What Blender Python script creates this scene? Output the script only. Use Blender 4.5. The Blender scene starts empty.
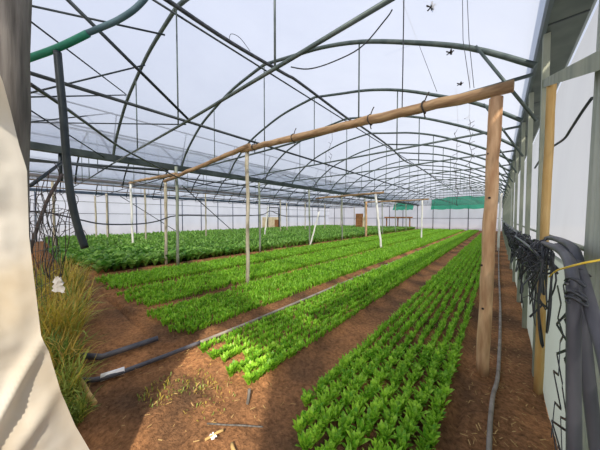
import bpy, math, random
import numpy as np
from mathutils import Vector, Matrix
R = random.Random(7)
NR = np.random.default_rng(7)
C = bpy.context.scene.collection
PI = math.pi

# ------------------------------------------------------------------ camera
FPX = 235.0
cam_d = bpy.data.cameras.new('camera')
cam_d.sensor_width = 36.0
cam_d.lens = 36.0 * FPX / 600.0
cam_d.clip_start = 0.03
cam = bpy.data.objects.new('camera', cam_d)
C.objects.link(cam)
cam.location = (0, 0, 1.65)
cam.rotation_euler = (math.radians(90 - 1.828), 0, math.radians(40.244))
bpy.context.scene.camera = cam

# ------------------------------------------------------------------ sky, sun, exposure
sc = bpy.context.scene
sc.view_settings.view_transform = 'Standard'
sc.view_settings.look = 'None'
sc.view_settings.gamma = 1.0
sc.view_settings.use_curve_mapping = False
sc.view_settings.exposure = 0.12
sc.cycles.max_bounces = 10
sc.cycles.diffuse_bounces = 5
sc.cycles.transparent_max_bounces = 12
w = bpy.data.worlds.new('sky')
sc.world = w
w.use_nodes = True
nt = w.node_tree
bg = nt.nodes['Background']
tc = nt.nodes.new('ShaderNodeTexCoord')
sep = nt.nodes.new('ShaderNodeSeparateXYZ')
nt.links.new(tc.outputs['Generated'], sep.inputs[0])
rmp = nt.nodes.new('ShaderNodeValToRGB')
rmp.color_ramp.elements[0].position = 0.0
rmp.color_ramp.elements[0].color = (0.95, 0.97, 1.0, 1)
rmp.color_ramp.elements[1].position = 0.75
rmp.color_ramp.elements[1].color = (0.58, 0.68, 0.94, 1)
nt.links.new(sep.outputs['Z'], rmp.inputs[0])
nt.links.new(rmp.outputs[0], bg.inputs['Color'])
bg.inputs['Strength'].default_value = 0.84
sun_d = bpy.data.lights.new('sun', 'SUN')
sun_d.energy = 6.0
sun_d.angle = math.radians(2.0)
sun_d.color = (1.0, 0.90, 0.76)
sun = bpy.data.objects.new('sun', sun_d)
C.objects.link(sun)
sun.rotation_euler = Vector((-0.66, 0.75, -0.86)).to_track_quat('-Z', 'Y').to_euler()
sun.location = (6, -8, 12)

# ------------------------------------------------------------------ materials
def srgb(r, g, b):
    f = lambda c: (c / 255 / 12.92) if c / 255 <= 0.04045 else ((c / 255 + 0.055) / 1.055) ** 2.4
    return (f(r), f(g), f(b), 1)

def mat(name, c1, c2=None, scale=8.0, rough=0.7, metal=0.0, stretch=(1, 1, 1), bump=0.0, bscale=None, c3=None, detail=4.0, spec=0.4):
    m = bpy.data.materials.new(name)
    m.use_nodes = True
    n = m.node_tree.nodes
    l = m.node_tree.links
    b = n['Principled BSDF']
    b.inputs['Roughness'].default_value = rough
    b.inputs['Metallic'].default_value = metal
    b.inputs['Specular IOR Level'].default_value = spec
    b.inputs['Base Color'].default_value = c1
    if c2 is not None:
        t = n.new('ShaderNodeTexCoord')
        mp = n.new('ShaderNodeMapping')
        mp.inputs['Scale'].default_value = stretch
        l.new(t.outputs['Object'], mp.inputs['Vector'])
        z = n.new('ShaderNodeTexNoise')
        z.inputs['Scale'].default_value = scale
        z.inputs['Detail'].default_value = detail
        l.new(mp.outputs[0], z.inputs['Vector'])
        r = n.new('ShaderNodeValToRGB')
        r.color_ramp.elements[0].position = 0.35
        r.color_ramp.elements[0].color = c1
        r.color_ramp.elements[1].position = 0.65
        r.color_ramp.elements[1].color = c2
        if c3 is not None:
            e = r.color_ramp.elements.new(0.82)
            e.color = c3
        l.new(z.outputs['Fac'], r.inputs[0])
        l.new(r.outputs[0], b.inputs['Base Color'])
        if bump:
            z2 = n.new('ShaderNodeTexNoise')
            z2.inputs['Scale'].default_value = bscale or scale * 2
            z2.inputs['Detail'].default_value = 6
            l.new(mp.outputs[0], z2.inputs['Vector'])
            bp = n.new('ShaderNodeBump')
            bp.inputs['Strength'].default_value = bump
            bp.inputs['Distance'].default_value = 0.03
            l.new(z2.outputs['Fac'], bp.inputs['Height'])
            l.new(bp.outputs[0], b.inputs['Normal'])
    return m

def film_mat(name, col, transp, tint=(1, 1, 1, 1), nscale=1.2, c2=None, stretch=(1, 1, 1), dif=0.25):
    m = bpy.data.materials.new(name)
    m.use_nodes = True
    n = m.node_tree.nodes
    l = m.node_tree.links
    n.remove(n['Principled BSDF'])
    out = n['Material Output']
    tr = n.new('ShaderNodeBsdfTransparent')
    tr.inputs[0].default_value = tint
    tl = n.new('ShaderNodeBsdfTranslucent')
    df = n.new('ShaderNodeBsdfDiffuse')
    t = n.new('ShaderNodeTexCoord')
    mp = n.new('ShaderNodeMapping')
    mp.inputs['Scale'].default_value = stretch
    l.new(t.outputs['Object'], mp.inputs['Vector'])
    z = n.new('ShaderNodeTexNoise')
    z.inputs['Scale'].default_value = nscale
    z.inputs['Detail'].default_value = 5
    l.new(mp.outputs[0], z.inputs['Vector'])
    r = n.new('ShaderNodeValToRGB')
    r.color_ramp.elements[0].position = 0.3
    r.color_ramp.elements[0].color = c2 or tuple(0.9 * c for c in col[:3]) + (1,)
    r.color_ramp.elements[1].position = 0.62
    r.color_ramp.elements[1].color = col
    l.new(z.outputs['Fac'], r.inputs[0])
    l.new(r.outputs[0], tl.inputs[0])
    l.new(r.outputs[0], df.inputs[0])
    a = n.new('ShaderNodeMixShader')
    a.inputs[0].default_value = dif
    l.new(tl.outputs[0], a.inputs[1])
    l.new(df.outputs[0], a.inputs[2])
    x = n.new('ShaderNodeMixShader')
    x.inputs[0].default_value = transp
    l.new(a.outputs[0], x.inputs[1])
    l.new(tr.outputs[0], x.inputs[2])
    l.new(x.outputs[0], out.inputs['Surface'])
    return m

def leaf_mat(name, c1, c2, c3, rough=0.45, scale=3.0, fine=40.0):
    m = mat(name, c1, c2, scale=scale, rough=rough, spec=0.35)
    n = m.node_tree.nodes
    l = m.node_tree.links
    b = n['Principled BSDF']
    base = b.inputs['Base Color'].links[0].from_socket
    t = n.new('ShaderNodeTexCoord')
    z = n.new('ShaderNodeTexNoise')
    z.inputs['Scale'].default_value = fine
    l.new(t.outputs['Object'], z.inputs['Vector'])
    oi = n.new('ShaderNodeObjectInfo')
    ad = n.new('ShaderNodeMath')
    ad.operation = 'MULTIPLY_ADD'
    l.new(oi.outputs['Random'], ad.inputs[0])
    ad.inputs[1].default_value = 0.25
    l.new(z.outputs['Fac'], ad.inputs[2])
    rr = n.new('ShaderNodeValToRGB')
    rr.color_ramp.elements[0].position = 0.45
    rr.color_ramp.elements[0].color = (0, 0, 0, 1)
    rr.color_ramp.elements[1].position = 0.8
    rr.color_ramp.elements[1].color = (1, 1, 1, 1)
    l.new(ad.outputs[0], rr.inputs[0])
    mx = n.new('ShaderNodeMixRGB')
    mx.inputs[2].default_value = c3
    l.new(rr.outputs[0], mx.inputs[0])
    l.new(base, mx.inputs[1])
    l.new(mx.outputs[0], b.inputs['Base Color'])
    tl = n.new('ShaderNodeBsdfTranslucent')
    l.new(mx.outputs[0], tl.inputs[0])
    ms = n.new('ShaderNodeMixShader')
    ms.inputs[0].default_value = 0.35
    l.new(b.outputs[0], ms.inputs[1])
    l.new(tl.outputs[0], ms.inputs[2])
    l.new(ms.outputs[0], n['Material Output'].inputs['Surface'])
    return m

def soil_mat():
    m = mat('soil', srgb(120, 94, 74), srgb(202, 148, 104), scale=1.1, rough=0.95, spec=0.1)
    n = m.node_tree.nodes
    l = m.node_tree.links
    b = n['Principled BSDF']
    base = b.inputs['Base Color'].links[0].from_socket
    t = n.new('ShaderNodeTexCoord')
    z = n.new('ShaderNodeTexNoise')
    z.inputs['Scale'].default_value = 26
    z.inputs['Detail'].default_value = 8
    z.inputs['Roughness'].default_value = 0.7
    l.new(t.outputs['Object'], z.inputs['Vector'])
    r = n.new('ShaderNodeValToRGB')
    r.color_ramp.elements[0].position = 0.3
    r.color_ramp.elements[0].color = (0.34, 0.32, 0.31, 1)
    r.color_ramp.elements[1].position = 0.68
    r.color_ramp.elements[1].color = (1.18, 1.12, 1.0, 1)
    l.new(z.outputs['Fac'], r.inputs[0])
    mx = n.new('ShaderNodeMixRGB')
    mx.blend_type = 'MULTIPLY'
    mx.inputs[0].default_value = 1.0
    l.new(base, mx.inputs[1])
    l.new(r.outputs[0], mx.inputs[2])
    l.new(mx.outputs[0], b.inputs['Base Color'])
    bp = n.new('ShaderNodeBump')
    bp.inputs['Strength'].default_value = 1.0
    bp.inputs['Distance'].default_value = 0.05
    l.new(z.outputs['Fac'], bp.inputs['Height'])
    l.new(bp.outputs[0], b.inputs['Normal'])
    return m

M = {
    'soil': soil_mat(),
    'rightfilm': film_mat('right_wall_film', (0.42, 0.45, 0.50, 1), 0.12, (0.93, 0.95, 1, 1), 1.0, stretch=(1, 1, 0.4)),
    'yard': mat('pale_fill_ground', srgb(196, 190, 178), srgb(214, 208, 198), scale=0.5, rough=0.95),  # pale tone chosen so the unseen outside ground brightens the walls
    'gutd': mat('slate_gutter', srgb(52, 62, 64), srgb(74, 84, 84), scale=3, rough=0.6, metal=0.3),
    'gutb': mat('brown_grey_gutter', srgb(78, 68, 60), srgb(104, 92, 80), scale=3, rough=0.7),
    'film': film_mat('greenhouse_film', (0.60, 0.63, 0.70, 1), 0.50, (0.91, 0.945, 1, 1), 0.9, c2=(0.56, 0.59, 0.66, 1)),
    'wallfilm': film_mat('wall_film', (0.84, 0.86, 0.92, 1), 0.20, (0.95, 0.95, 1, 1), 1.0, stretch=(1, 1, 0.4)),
    'skirt': film_mat('skirt_film', srgb(138, 148, 144), 0.0, (1, 1, 1, 1), 2.0),
    'flap': film_mat('shade_flap_film', srgb(200, 198, 190), 0.12, nscale=3.0, c2=srgb(186, 182, 172), dif=0.4),  # dim film for the unseen flap added to shade the left soil
    'tarp': film_mat('tarp', srgb(226, 221, 210), 0.0, nscale=2.4, c2=srgb(206, 192, 168), dif=0.6),
    'galv': mat('galvanised_pipe', srgb(72, 84, 82), srgb(98, 108, 104), scale=6, rough=0.5, metal=0.5),
    'dark': mat('dark_pipe', srgb(34, 42, 46), srgb(52, 60, 64), scale=6, rough=0.5, metal=0.4),
    'blue': mat('blue_grey_pipe', srgb(66, 82, 104), srgb(88, 100, 118), scale=5, rough=0.5, metal=0.4),
    'gutter': mat('gutter_sheet', srgb(80, 90, 84), srgb(104, 112, 104), scale=3, rough=0.55, metal=0.45),
    'post': mat('galvanised_post', srgb(124, 134, 120), srgb(162, 166, 148), scale=7, rough=0.6, metal=0.3, stretch=(1, 1, 0.25)),
    'corr': mat('corrugated_sheet', srgb(140, 148, 134), srgb(172, 176, 162), scale=5, rough=0.6, metal=0.25, stretch=(1, 1, 0.3)),
    'log': mat('peeled_log', srgb(178, 136, 98), srgb(218, 182, 142), scale=6, rough=0.8, stretch=(3, 3, 0.5), bump=0.3, c3=srgb(232, 204, 170)),
    'logx': mat('peeled_beam', srgb(132, 104, 76), srgb(176, 146, 110), scale=6, rough=0.8, stretch=(0.5, 3, 3), bump=0.3, c3=srgb(196, 172, 140)),
    'pale': mat('pale_pole', srgb(150, 142, 120), srgb(194, 186, 166), scale=5, rough=0.8, stretch=(3, 3, 0.6), bump=0.2),
    'white': mat('whitewashed_pole', srgb(218, 216, 206), srgb(236, 236, 230), scale=5, rough=0.8, stretch=(3, 3, 0.6)),
    'greywood': mat('weathered_wood', srgb(84, 80, 75), srgb(122, 117, 110), scale=7, rough=0.85, stretch=(4, 4, 0.35), bump=0.3),
    'yellow': mat('rusty_yellow_post', srgb(186, 146, 80), srgb(208, 178, 122), scale=4, rough=0.8, stretch=(2, 2, 0.5), c3=srgb(160, 100, 52)),
    'hose': mat('black_hose', srgb(40, 43, 48), srgb(66, 69, 75), scale=10, rough=0.32),
    'pe': mat('polyethylene_pipe', srgb(66, 68, 76), srgb(92, 92, 98), scale=6, rough=0.5, stretch=(1, 1, 0.5)),
    'greyhose': mat('dusty_hose', srgb(120, 112, 102), srgb(160, 152, 142), scale=8, rough=0.8),
    'green': mat('green_pipe', srgb(20, 104, 84), srgb(28, 128, 100), scale=6, rough=0.5),
    'tealpipe': mat('teal_grey_pipe', srgb(54, 82, 92), srgb(72, 98, 106), scale=6, rough=0.5),
    'net': film_mat('green_net', srgb(40, 170, 130), 0.25, (0.4, 0.9, 0.7, 1), 3.0),
    'cordy': mat('yellow_cord', srgb(222, 190, 60), srgb(236, 208, 96), scale=20, rough=0.7),
    'wire': mat('wire', srgb(92, 96, 98), rough=0.5, metal=0.5),
    'vine': mat('dead_vine', srgb(52, 46, 44), srgb(78, 66, 60), scale=10, rough=0.9),
    'brown': mat('brown_board', srgb(126, 84, 50), srgb(160, 112, 70), scale=4, rough=0.8),
    'cream': mat('cream_panel', srgb(206, 186, 150), srgb(224, 208, 178), scale=3, rough=0.8),
    'scrap': mat('white_scrap', srgb(226, 224, 222), srgb(244, 242, 240), scale=9, rough=0.7),
    'straw': mat('straw', srgb(176, 142, 86), srgb(204, 172, 114), scale=9, rough=0.9),
    'litter': mat('dry_leaf', srgb(60, 54, 48), rough=0.9),
    'seed': leaf_mat('seedling_leaf', srgb(62, 124, 16), srgb(120, 190, 36), srgb(176, 222, 72)),
    'seedfar': leaf_mat('crop_leaf', srgb(60, 126, 18), srgb(116, 186, 38), srgb(170, 218, 72), scale=7.0, fine=22.0),
    'broad': leaf_mat('broad_leaf', srgb(44, 98, 30), srgb(84, 148, 46), srgb(150, 194, 90), scale=3.5, fine=9.0),
    'grass': leaf_mat('weed_blade', srgb(146, 146, 40), srgb(190, 174, 62), srgb(206, 176, 92), scale=6, fine=30),
    'weed': leaf_mat('weed_leaf', srgb(72, 104, 38), srgb(116, 146, 54), srgb(166, 178, 84)),
}

# ------------------------------------------------------------------ mesh builder
class MB:
    def __init__(self):
        self.v = []
        self.f = []
    def add(self, vs, fs):
        o = len(self.v)
        self.v += [tuple(p) for p in vs]
        self.f += [tuple(i + o for i in q) for q in fs]
        return self
    def box(self, a, b):
        x0, y0, z0 = a
        x1, y1, z1 = b
        return self.add([(x0, y0, z0), (x1, y0, z0), (x1, y1, z0), (x0, y1, z0), (x0, y0, z1), (x1, y0, z1), (x1, y1, z1), (x0, y1, z1)],
                        [(0, 3, 2, 1), (4, 5, 6, 7), (0, 1, 5, 4), (1, 2, 6, 5), (2, 3, 7, 6), (3, 0, 4, 7)])
    def bar(self, p, q, wd, th=None, up=(0, 0, 1)):
        p = Vector(p); q = Vector(q)
        th = th or wd
        d = (q - p).normalized()
        u = Vector(up)
        if abs(d.dot(u)) > 0.95:
            u = Vector((0, 1, 0))
        s = d.cross(u).normalized()
        t = s.cross(d).normalized()
        vs = []
        for c in (p, q):
            for i, j in ((-1, -1), (1, -1), (1, 1), (-1, 1)):
                vs.append(c + s * (i * wd / 2) + t * (j * th / 2))
        return self.add(vs, [(3, 2, 1, 0), (4, 5, 6, 7), (0, 1, 5, 4), (1, 2, 6, 5), (2, 3, 7, 6), (3, 0, 4, 7)])
    def tube(self, pts, r, n=8, wob=0.0):
        P = [Vector(p) for p in pts]
        rr = r if isinstance(r, (list, tuple)) else [r] * len(P)
        prev = None
        vs = []
        for i, p in enumerate(P):
            d = (P[min(i + 1, len(P) - 1)] - P[max(i - 1, 0)]).normalized()
            if prev is None:
                a = Vector((0, 0, 1)) if abs(d.z) < 0.9 else Vector((1, 0, 0))
                s = d.cross(a).normalized()
            else:
                s = (prev - d * prev.dot(d)).normalized()
            prev = s
            t = d.cross(s)
            for k in range(n):
                an = 2 * PI * k / n
                q = rr[i] * (1 + (R.uniform(-wob, wob) if wob else 0))
                vs.append(p + s * (math.cos(an) * q) + t * (math.sin(an) * q))
        fs = []
        for i in range(len(P) - 1):
            for k in range(n):
                a = i * n + k
                b = i * n + (k + 1) % n
                fs.append((a, b, b + n, a + n))
        fs.append(tuple(range(n - 1, -1, -1)))
        fs.append(tuple((len(P) - 1) * n + k for k in range(n)))
        return self.add(vs, fs)
    def mesh(self, name, m, smooth=True):
        me = bpy.data.meshes.new(name)
        me.from_pydata(self.v, [], self.f)
        me.materials.append(m)
        if smooth:
            me.polygons.foreach_set('use_smooth', [len(p.vertices) <= 4 for p in me.polygons])
        me.update()
        return me
    def build(self, name, m, parent=None, smooth=True):
        o = bpy.data.objects.new(name, self.mesh(name, m, smooth))
        C.objects.link(o)
        if parent is not None:
            o.parent = parent
        return o

def tag(o, label=None, cat=None, group=None, kind=None):
    if label: o['label'] = label
    if cat: o['category'] = cat
    if group: o['group'] = group
    if kind: o['kind'] = kind
    return o

def empty(name, loc, label, cat, group=None):
    o = bpy.data.objects.new(name, None)
    o.empty_display_size = 0.1
    o.location = loc
    C.objects.link(o)
    return tag(o, label, cat, group)

def copy_tree(o, loc, label, group=None):
    r = o.copy()
    C.objects.link(r)
    r.location = loc
    r['label'] = label
    if group: r['group'] = group
    for ch in list(o.children):
        c = ch.copy()
        C.objects.link(c)
        c.parent = r
        for g in list(ch.children):
            d = g.copy()
            C.objects.link(d)
            d.parent = c
    return r

def smoothpath(pts, n=6):
    P = [Vector(p) for p in pts]
    out = []
    for i in range(len(P) - 1):
        p0 = P[max(i - 1, 0)]; p1 = P[i]; p2 = P[i + 1]; p3 = P[min(i + 2, len(P) - 1)]
        for k in range(n):
            t = k / n
            out.append(0.5 * ((2 * p1) + (p2 - p0) * t + (2 * p0 - 5 * p1 + 4 * p2 - p3) * t * t + (3 * p1 - p0 - 3 * p2 + p3) * t ** 3))
    out.append(P[-1])
    return out

def px(x, y, X):                            # helper: the point on the plane x = X seen at a photo position
    a = Vector((-0.64571, 0.76286, -0.03190)); r = Vector((0.76325, 0.64610, 0)); u = Vector((-0.02061, 0.02435, 0.99949))
    d_ = a + r * ((x - 300) / FPX) + u * ((225 - y) / FPX)
    return Vector((0, 0, 1.65)) + d_ * (X / d_.x)
def py(x, y, Y):
    a = Vector((-0.64571, 0.76286, -0.03190)); r = Vector((0.76325, 0.64610, 0)); u = Vector((-0.02061, 0.02435, 0.99949))
    d_ = a + r * ((x - 300) / FPX) + u * ((225 - y) / FPX)
    return Vector((0, 0, 1.65)) + d_ * (Y / d_.y)

ORD = ['first', 'second', 'third', 'fourth', 'fifth', 'sixth', 'seventh', 'eighth', 'ninth', 'tenth', 'eleventh', 'twelfth', 'thirteenth',
       'fourteenth', 'fifteenth', 'sixteenth', 'seventeenth', 'eighteenth', 'nineteenth', 'twentieth']

# ------------------------------------------------------------------ layout (metres; x across, y along the beds)
YB = 37.0                                   # back wall
SP = 1.98                                   # hoop spacing
ARCH_Y = [1.80 + SP * k for k in range(18)]
XR, XA, XB, XL = 0.34, -8.9, -16.6, -24.2   # gutters
BEDS = [(-1.27, -0.33, 1.25), (-2.76, -1.80, 1.40), (-4.42, -3.26, 1.28), (-6.08, -4.82, 1.30), (-7.80, -6.52, 1.25)]

def hump(x):                                # soil height across the beds
    for a, b, y0 in BEDS:
        if a - 0.12 < x < b + 0.12:
            return 1.0
    return 1.0 if x < -8.8 else 0.0

# ------------------------------------------------------------------ ground
def ground():
    xs = list(np.arange(-3.4, 0.5, 0.03)) + list(np.arange(-9.5, -3.4, 0.12))
    xs = sorted(xs + list(np.arange(-26, -9.5, 1.1)) + [0.6, 2, 8, 30, -34, -60])
    ys = sorted(list(np.arange(-0.4, 3.2, 0.03)) + list(np.arange(3.2, 8, 0.2)) + list(np.arange(8, 38, 1.0)) + [-40, -10, -3, 45, 70])
    from mathutils import noise
    vs = []
    for y in ys:
        for x in xs:
            inside = -25 < x < 0.4 and -0.3 < y < 37
            z = 0.0
            if inside:
                s = 0.0
                for a, b, y0 in BEDS:
                    e = min(x - (a - 0.10), (b + 0.10) - x, (y - y0 + 0.22))
                    s = max(s, min(1, max(0, e / 0.10)))
                dp_ = 0.10 if x < -4.3 else 0.035
                z = -dp_ + (dp_ + 0.01) * s
                if x > -0.2 or x < -8.8 or y < 1.1:
                    z = max(z, -0.012)
                z += 0.028 * noise.noise((x * 2.2, y * 2.2, 0.3)) + 0.022 * noise.noise((x * 7, y * 7, 2.3)) * (1 if y < 8 else 0) + 0.014 * noise.noise((x * 19, y * 19, 7.3)) * (1 if y < 3.2 and x > -3.4 else 0)
            else:
                z = -0.03
            vs.append((x, y, z))
    n = len(xs)
    fs = [(j * n + i, j * n + i + 1, (j + 1) * n + i + 1, (j + 1) * n + i) for j in range(len(ys) - 1) for i in range(n - 1)
          if -25 < xs[i] < 0.55 and -3.5 < ys[j] < 37.5]
    o = MB().add(vs, fs).build('floor', M['soil'])
    tag(o, 'bare red brown soil floor of the greenhouse with furrows between the beds', 'ground', kind='structure')
ground()
tag(MB().add([(-70, -45, -0.32), (25, -45, -0.32), (25, 80, -0.32), (-70, 80, -0.32)], [(0, 1, 2, 3)]).build('ground', M['yard'], smooth=False), 'unseen pale ground added around the greenhouse to brighten its film walls', 'ground', kind='structure')  # added outside ground, pale to throw light on the film walls

# ------------------------------------------------------------------ hoop profile
SHAPE = [(0, 0), (0.067, 0.25), (0.15, 0.475), (0.234, 0.67), (0.32, 0.81), (0.405, 0.90), (0.5, 1.0),
         (0.635, 0.935), (0.74, 0.81), (0.84, 0.64), (0.93, 0.37), (0.97, 0.20), (1, 0)]
def profile(xl, xr, z0=3.36, rise=1.9):
    return [(xr + (xl - xr) * t, z0 + rise * h) for t, h in SHAPE]
def dense(pr):
    half = len(pr) // 2
    a = [Vector((x, 0, z)) for x, z in pr[:half + 1]]
    b = [Vector((x, 0, z)) for x, z in pr[half:]]
    return smoothpath(a, 4)[:-1] + smoothpath(b, 4)
SPANS = [(XA, XR - 0.06, 1.90), (XB, XA, 1.75), (XL, XB, 1.75)]

# roof film, one sheet per bay
for i, (a, b, rise) in enumerate(SPANS):
    pr = dense(profile(a, b, 3.40, rise))
    ys = [-0.64 + (YB + 0.64) * k / 38 for k in range(39)]
    vs = [(p.x, y, p.z + 0.03) for y in ys for p in pr]
    n = len(pr)
    fs = [(j * n + k, j * n + k + 1, (j + 1) * n + k + 1, (j + 1) * n + k) for j in range(38) for k in range(n - 1)]
    o = MB().add(vs, fs).build('ceiling', M['film'])
    tag(o, ['translucent white film roof over the right-hand bay', 'translucent white film roof over the middle bay', 'translucent white film roof over the far left bay'][i], 'roof', kind='structure')

def sheet(name, pts, m, label, cat, kind='structure'):
    o = MB().add(pts, [(0, 1, 2, 3)]).build(name, m, smooth=False)
    return tag(o, label, cat, kind=kind)
sheet('wall_left', [(XL - 0.06, -0.15, 0), (XL - 0.06, YB, 0), (XL - 0.06, YB, 3.5), (XL - 0.06, -0.15, 3.5)], M['wallfilm'], 'white plastic film side wall on the far left', 'wall')
sheet('wall_back', [(XL - 0.06, YB, 0), (0.45, YB, 0), (0.45, YB, 3.47), (XL - 0.06, YB, 3.47)], M['wallfilm'], 'white plastic film end wall at the far end', 'wall')
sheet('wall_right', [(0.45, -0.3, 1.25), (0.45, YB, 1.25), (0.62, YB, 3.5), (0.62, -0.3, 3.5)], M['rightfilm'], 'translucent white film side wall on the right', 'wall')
sheet('trim_1', [(0.355, -0.3, -0.03), (0.355, YB, -0.03), (0.44, YB, 1.27), (0.44, -0.3, 1.27)], M['skirt'], 'blue grey plastic skirt along the bottom of the right wall', 'wall skirt')
# gable ends: back above the wall, and the unseen front wall, its doorway shaped for the sun patch
def gable(y, name, label):
    mb = MB()
    for a, b, rise in SPANS:
        pr = dense(profile(a, b, 3.40, rise))
        n = len(pr)
        vs = [(p.x, y, p.z + 0.03) for p in pr] + [(p.x, y, 3.42) for p in pr]
        mb.add(vs, [(k, k + 1, n + k + 1, n + k) for k in range(n - 1)])
    return mb
tag(gable(YB, '', '').build('wall_back', M['film'], smooth=False), 'arched film gables above the far end wall', 'wall', kind='structure')
fm = gable(-0.62, '', '')
def q(mb, x0, x1, z0, z1, y=-0.15):
    mb.add([(x0, y, z0), (x1, y, z0), (x1, y, z1), (x0, y, z1)], [(0, 1, 2, 3)])
q(fm, -2.42, 0.60, 2.35, 3.40)
q(fm, -0.22, 0.45, 0, 2.35)  # unseen panel added to cast the shade of a person at the camera
tag(fm.build('wall_front_shade', M['wallfilm'], smooth=False), 'unseen film front wall around the open doorway, right panel added for shade', 'wall', kind='structure')
fl = MB()
q(fl, XL, -2.42, 0, 3.46, -0.62)
fl.add([(-2.42, -0.62, 0), (-2.42, -0.15, 0), (-2.42, -0.15, 3.46), (-2.42, -0.62, 3.46)], [(0, 1, 2, 3)])
fl.add([(-2.42, -0.15, 0), (-1.84, -0.15, 0), (-1.82, -0.15, 0.9), (-1.78, -0.15, 2.15), (-1.3, -0.15, 2.35), (-2.42, -0.15, 2.35)], [(0, 1, 2, 3, 4, 5)])  # added unseen flap; its outline shapes the patch of sun indoors
tag(fl.build('wall_front_shade', M['flap'], smooth=False), 'unseen front film flap, added to shade the soil and shape the sun patch', 'wall', kind='structure')

# ------------------------------------------------------------------ gutters
def gutter(x, wd, z, m, label, dz=0.07):
    mb = MB()
    h = wd / 2
    prof = [(-h, dz), (-h * 0.75, 0), (h * 0.75, 0), (h, dz), (h - 0.012, dz), (h * 0.72, 0.012), (-h * 0.72, 0.012), (-h + 0.012, dz)]
    y0, y1 = -0.1, YB - 0.05
    vs = [(x + a, y, z + b) for y in (y0, y1) for a, b in prof]
    n = len(prof)
    mb.add(vs, [(k, (k + 1) % n, n + (k + 1) % n, n + k) for k in range(n)] + [tuple(range(n)), tuple(range(2 * n - 1, n - 1, -1))])
    root = empty('gutter', (0, 0, 0), label, 'gutter')
    mb.build('channel', m, root, smooth=False)
    s = MB()
    for k in range(18):
        yy = 1.2 + 2.05 * k
        s.box((x - h * 0.76, yy, z - 0.004), (x + h * 0.76, yy + 0.02, z + 0.002))
    s.build('seam', M['dark'], root, smooth=False)
    return root
gutter(XR + 0.105, 0.34, 3.47, M['gutter'], 'wide grey sheet metal gutter along the top of the right wall')
gutter(XA, 0.28, 3.34, M['gutd'], 'long grey metal gutter between the right and middle bays on posts', 0.17)
gutter(XB, 0.22, 3.56, M['gutb'], 'brown grey metal gutter between the middle and left bays', 0.15)
gutter(XL, 0.26, 3.44, M['blue'], 'blue grey metal eave gutter on top of the far left wall', 0.2)

# ------------------------------------------------------------------ roof hoops
BAYN = ['right-hand bay', 'middle bay', 'left bay']
for s, (a, b, rise) in enumerate(SPANS):
    mid = (a + b) / 2
    z0 = 3.36
    root = empty('roof_hoop', (0, ARCH_Y[0], 0), 'x', 'roof hoop', 'roof hoops of the ' + BAYN[s])
    pr = dense(profile(a, b, z0, rise))
    MB().tube(pr, 0.034 if s == 0 else 0.034, 8).build('hoop', M['galv'] if s == 0 else M['dark'], root)
    zt = 3.27
    MB().tube([(a + 0.02, 0, zt), (mid, 0, zt - 0.03), (b - 0.02, 0, zt)], 0.021, 6).build('tie_bar', M['dark'] if s else M['galv'], root)
    def zat(x):
        return min((abs(p.x - x), p.z) for p in pr)[1]
    for fx in ((0.235, 0.5, 0.745) if s == 0 else (0.28, 0.5, 0.72)):
        x = b + (a - b) * fx
        MB().tube([(x, 0, zt - 0.03), (x, 0, zat(x))], 0.013, 6).build('hanger', M['galv'], root)
    if s == 0:
        MB().tube([(b - 0.55, -0.02, zat(b - 0.55) - 0.02), (b + 0.02, -0.06, 2.72)], 0.018, 6).build('brace', M['galv'], root)
        MB().tube([(a + 0.45, 0.02, 4.60), (a - 0.02, 0.0, 3.48)], 0.014, 6).build('brace', M['dark'], root)
    for k, y in enumerate(ARCH_Y):
        lab = ORD[k] + ' curved steel roof hoop from the front, over the ' + BAYN[s]
        if k == 0:
            root['label'] = lab
        else:
            copy_tree(root, (0, y, 0), lab)

def pipe(name, pts, r, m, label, cat, group=None, n=8, sm=0):
    p = smoothpath(pts, sm) if sm else pts
    return tag(MB().tube(p, r, n).build(name, m), label, cat, group)
Y0, Y1 = 0.02, YB - 0.1
pipe('purlin', [(-4.33, Y0, 5.16), (-4.33, Y1, 5.16)], 0.018, M['dark'], 'thin ridge purlin running under the peak of the right-hand bay', 'purlin')
pipe('purlin', [(-12.75, Y0, 5.1), (-12.75, Y1, 5.1)], 0.022, M['dark'], 'ridge purlin under the peak of the middle bay', 'purlin')
pipe('purlin', [(-20.4, Y0, 5.1), (-20.4, Y1, 5.1)], 0.022, M['dark'], 'ridge purlin under the peak of the left bay', 'purlin')
pipe('purlin', [(-4.05, Y0, 3.27), (-4.05, Y1, 3.27)], 0.024, M['dark'], 'dark pipe lying along the middle of the tie bars below the ridge', 'purlin')
pipe('purlin', [(XA + 0.45, Y0, 4.60), (XA + 0.45, Y1, 4.60)], 0.022, M['dark'], 'thin vent rail raised on struts just above the long grey gutter', 'purlin')
pipe('purlin', [(-10.6, Y0, 4.55), (-10.6, Y1, 4.55)], 0.022, M['dark'], 'purlin on the right slope of the middle bay roof', 'purlin')
pipe('purlin', [(-14.9, Y0, 4.55), (-14.9, Y1, 4.55)], 0.022, M['dark'], 'purlin on the left slope of the middle bay roof', 'purlin')
pipe('purlin', [(-12.75, Y0, 3.29), (-12.75, Y1, 3.29)], 0.018, M['galv'], 'grey pipe along the tie bars of the middle bay', 'purlin')

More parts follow.
